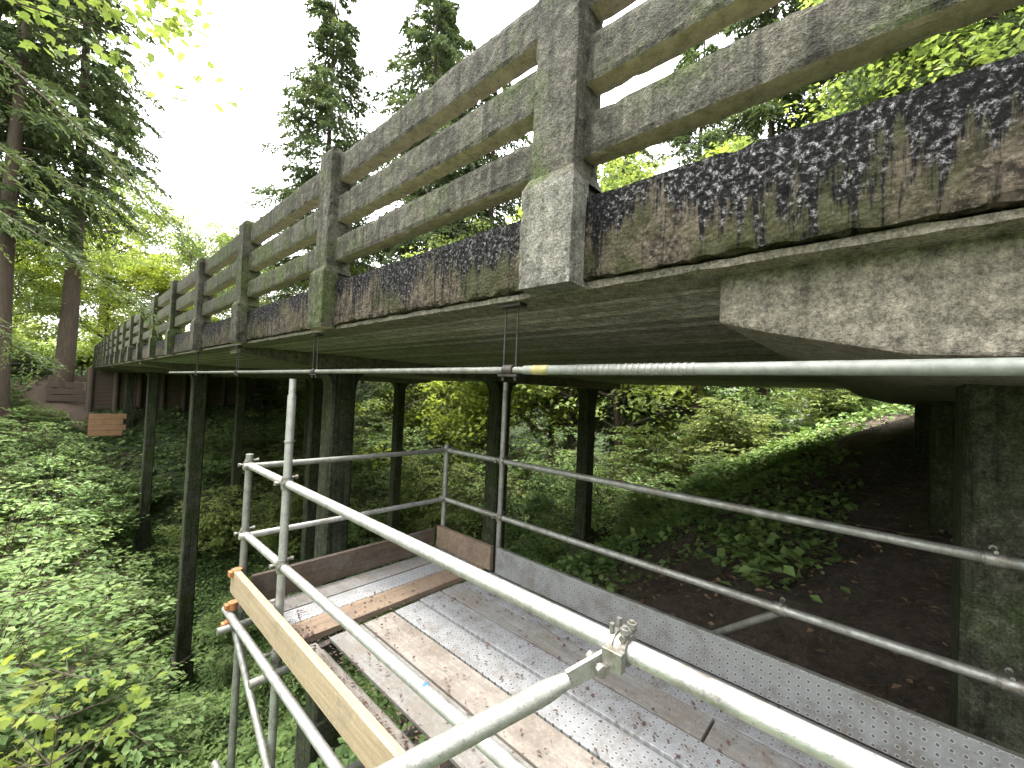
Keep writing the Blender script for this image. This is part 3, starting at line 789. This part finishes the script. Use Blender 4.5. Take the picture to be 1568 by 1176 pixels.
def carpet(name, n, x0, x1, y0, y1, ls, mat, mask, seed):
    g = np.random.default_rng(seed)
    x = g.uniform(x0, x1, n); y = g.uniform(y0, y1, n); k = mask(x, y, g); x = x[k]; y = y[k]; n = len(x)
    P = np.stack([x, y, hgt(x, y) + g.random(n) ** 2 * .28 + .02], 1)
    D = g.normal(0, 1, (n, 3)) * (1, 1, .3); up = np.array([0, 0, 1.]) + g.normal(0, .4, (n, 3))
    L = g.uniform(.6, 1.4, n) * ls
    v, f = leaf_quads(P, D, up, L, L * .8)
    add_obj(name, np_mesh(name, [(v, f, 0, False)], [mat]))
def mk(x, y, g):
    under = (x > 2.2) & (x < 14.)
    lim = np.clip((y - 3.2) / 3.5, 0, 1) * .95
    patch = np.clip((x - 6. + 1.2 * np.sin(y * 1.9)) / 3., 0, .85) * (np.sin(x * 1.3 + y * 2.1) + np.sin(y * 1.1 - x * .7) > -1.1) * np.clip((y - .3) / 1.2, 0, 1)
    bare = (x > 11.5) & (x < 16.8) & (y < .9 + .5 * np.sin(x * 2.1))
    return ((~under) | (g.random(len(x)) < np.maximum(lim, patch))) & (~bare | (g.random(len(x)) < .06))
carpet('ivy_ground_cover', 210000, -8, 22, -3, 30, .135, L_IVY, mk, 41)
carpet('ivy_ground_cover', 22000, 5, 15, .3, 9, .13, L_IVY, mk, 44)
carpet('ivy_ground_cover', 60000, -12, 34, 26, 60, .25, L_IVY, lambda x, y, g: ~((x > -1.5) & (x < 1.6) & (y > 39.5) & (y < 50)), 42)
g = np.random.default_rng(50); n = 1100
x = g.uniform(3, 16, n); y = g.uniform(-3, 9, n); P0_ = np.stack([x, y, hgt(x, y) + .02], 1)
dd = nrm(g.normal(0, 1, (n, 3)) * (1, 1, .15)); LL = g.uniform(.1, .9, n)
tv = tubes([(P0_[i], P0_[i] + dd[i] * LL[i] + (0, 0, .04), .008, .004) for i in range(n)], 4)
x = g.uniform(2.5, 17, 10000); y = g.uniform(-4, 10, 10000); P = np.stack([x, y, hgt(x, y) + .02], 1)
lv, lf = leaf_quads(P, g.normal(0, 1, (10000, 3)) * (1, 1, .2), np.array([0, 0, 1.]) + g.normal(0, .4, (10000, 3)), g.uniform(.04, .1, 10000), g.uniform(.03, .06, 10000))
add_obj('twig_and_leaf_debris', np_mesh('debris', [(tv[0], tv[1], 0, True), (lv, lf, 1, False)], [M_BARK, plain('dry_leaves', (.17, .11, .065), .8)]))
def rock(x, y, s, seed):
    import bmesh
    bm = bmesh.new(); bmesh.ops.create_icosphere(bm, subdivisions=3, radius=1)
    for v in bm.verts:
        v.co += noise.noise_vector(v.co * 1.3 + Vector((seed, 0, 0))) * .35; v.co.z *= .6; v.co *= s
    me = bpy.data.meshes.new('rock'); bm.to_mesh(me); bm.free(); me.materials.append(M_COLM)
    add_obj('rock', me, None, (x, y, float(hgt(x, y)) + s * .1))
for i, (x, y, s) in enumerate(((9.8, 3.2, .3), (8.7, 3.9, .22), (7.6, 2.1, .18))): rock(x, y, s, i * 5.)

b = MB()
for x in np.arange(-3.2, 1., .7): b.cyl((x, 43.5, -1.5), (x, 43.5, .55), .035, M_DARKST, 8)
for z in (.1, .5): b.cyl((-3.2, 43.5, z), (1., 43.5, z), .03, M_DARKST, 8)
b.build('pipe_fence')

# ------------------------------------------------------------------ light
SD = Vector((-.14, .26, .95)).normalized()
w = bpy.data.worlds.new('World'); scene.world = w; w.use_nodes = True
nt = w.node_tree; nt.nodes.clear()
sky = nt.nodes.new('ShaderNodeTexSky'); sky.sky_type = 'NISHITA'; sky.sun_disc = False
sky.sun_elevation = math.asin(SD.z); sky.sun_rotation = math.atan2(SD.x, SD.y)
sky.dust_density = 6.; sky.air_density = 1.2; sky.ozone_density = .6
hs = nt.nodes.new('ShaderNodeHueSaturation'); hs.inputs['Saturation'].default_value = .12; hs.inputs['Value'].default_value = 8.8
bg = nt.nodes.new('ShaderNodeBackground'); bg.inputs['Strength'].default_value = .15
wo = nt.nodes.new('ShaderNodeOutputWorld')
nt.links.new(sky.outputs[0], hs.inputs['Color']); nt.links.new(hs.outputs[0], bg.inputs[0]); nt.links.new(bg.outputs[0], wo.inputs[0])
sl = bpy.data.lights.new('sun', 'SUN'); sl.energy = 5.; sl.angle = math.radians(5.); sl.color = (1., .94, .82)
so = bpy.data.objects.new('sun', sl); COL.objects.link(so); so.rotation_euler = SD.to_track_quat('Z', 'Y').to_euler()

# ------------------------------------------------------------------ camera
A = math.radians(47.6); Pp = math.radians(1.36); R_ = math.radians(2.6)
fw = Vector((math.sin(A) * math.cos(Pp), math.cos(A) * math.cos(Pp), math.sin(Pp)))
rt = Vector((math.cos(A), -math.sin(A), 0)); up = rt.cross(fw)
rc = rt * math.cos(R_) + up * math.sin(R_); uc = up * math.cos(R_) - rt * math.sin(R_)
M = Matrix((rc, uc, -fw)).transposed().to_4x4()
cd = bpy.data.cameras.new('camera'); cam = bpy.data.objects.new('camera', cd); COL.objects.link(cam)
cam.matrix_world = M; cd.sensor_width = 36; cd.lens = 36 * 630 / 1568; cd.clip_start = .02; cd.clip_end = 2000
scene.camera = cam
scene.view_settings.view_transform = 'Standard'; scene.view_settings.look = 'None'; scene.view_settings.exposure = 0
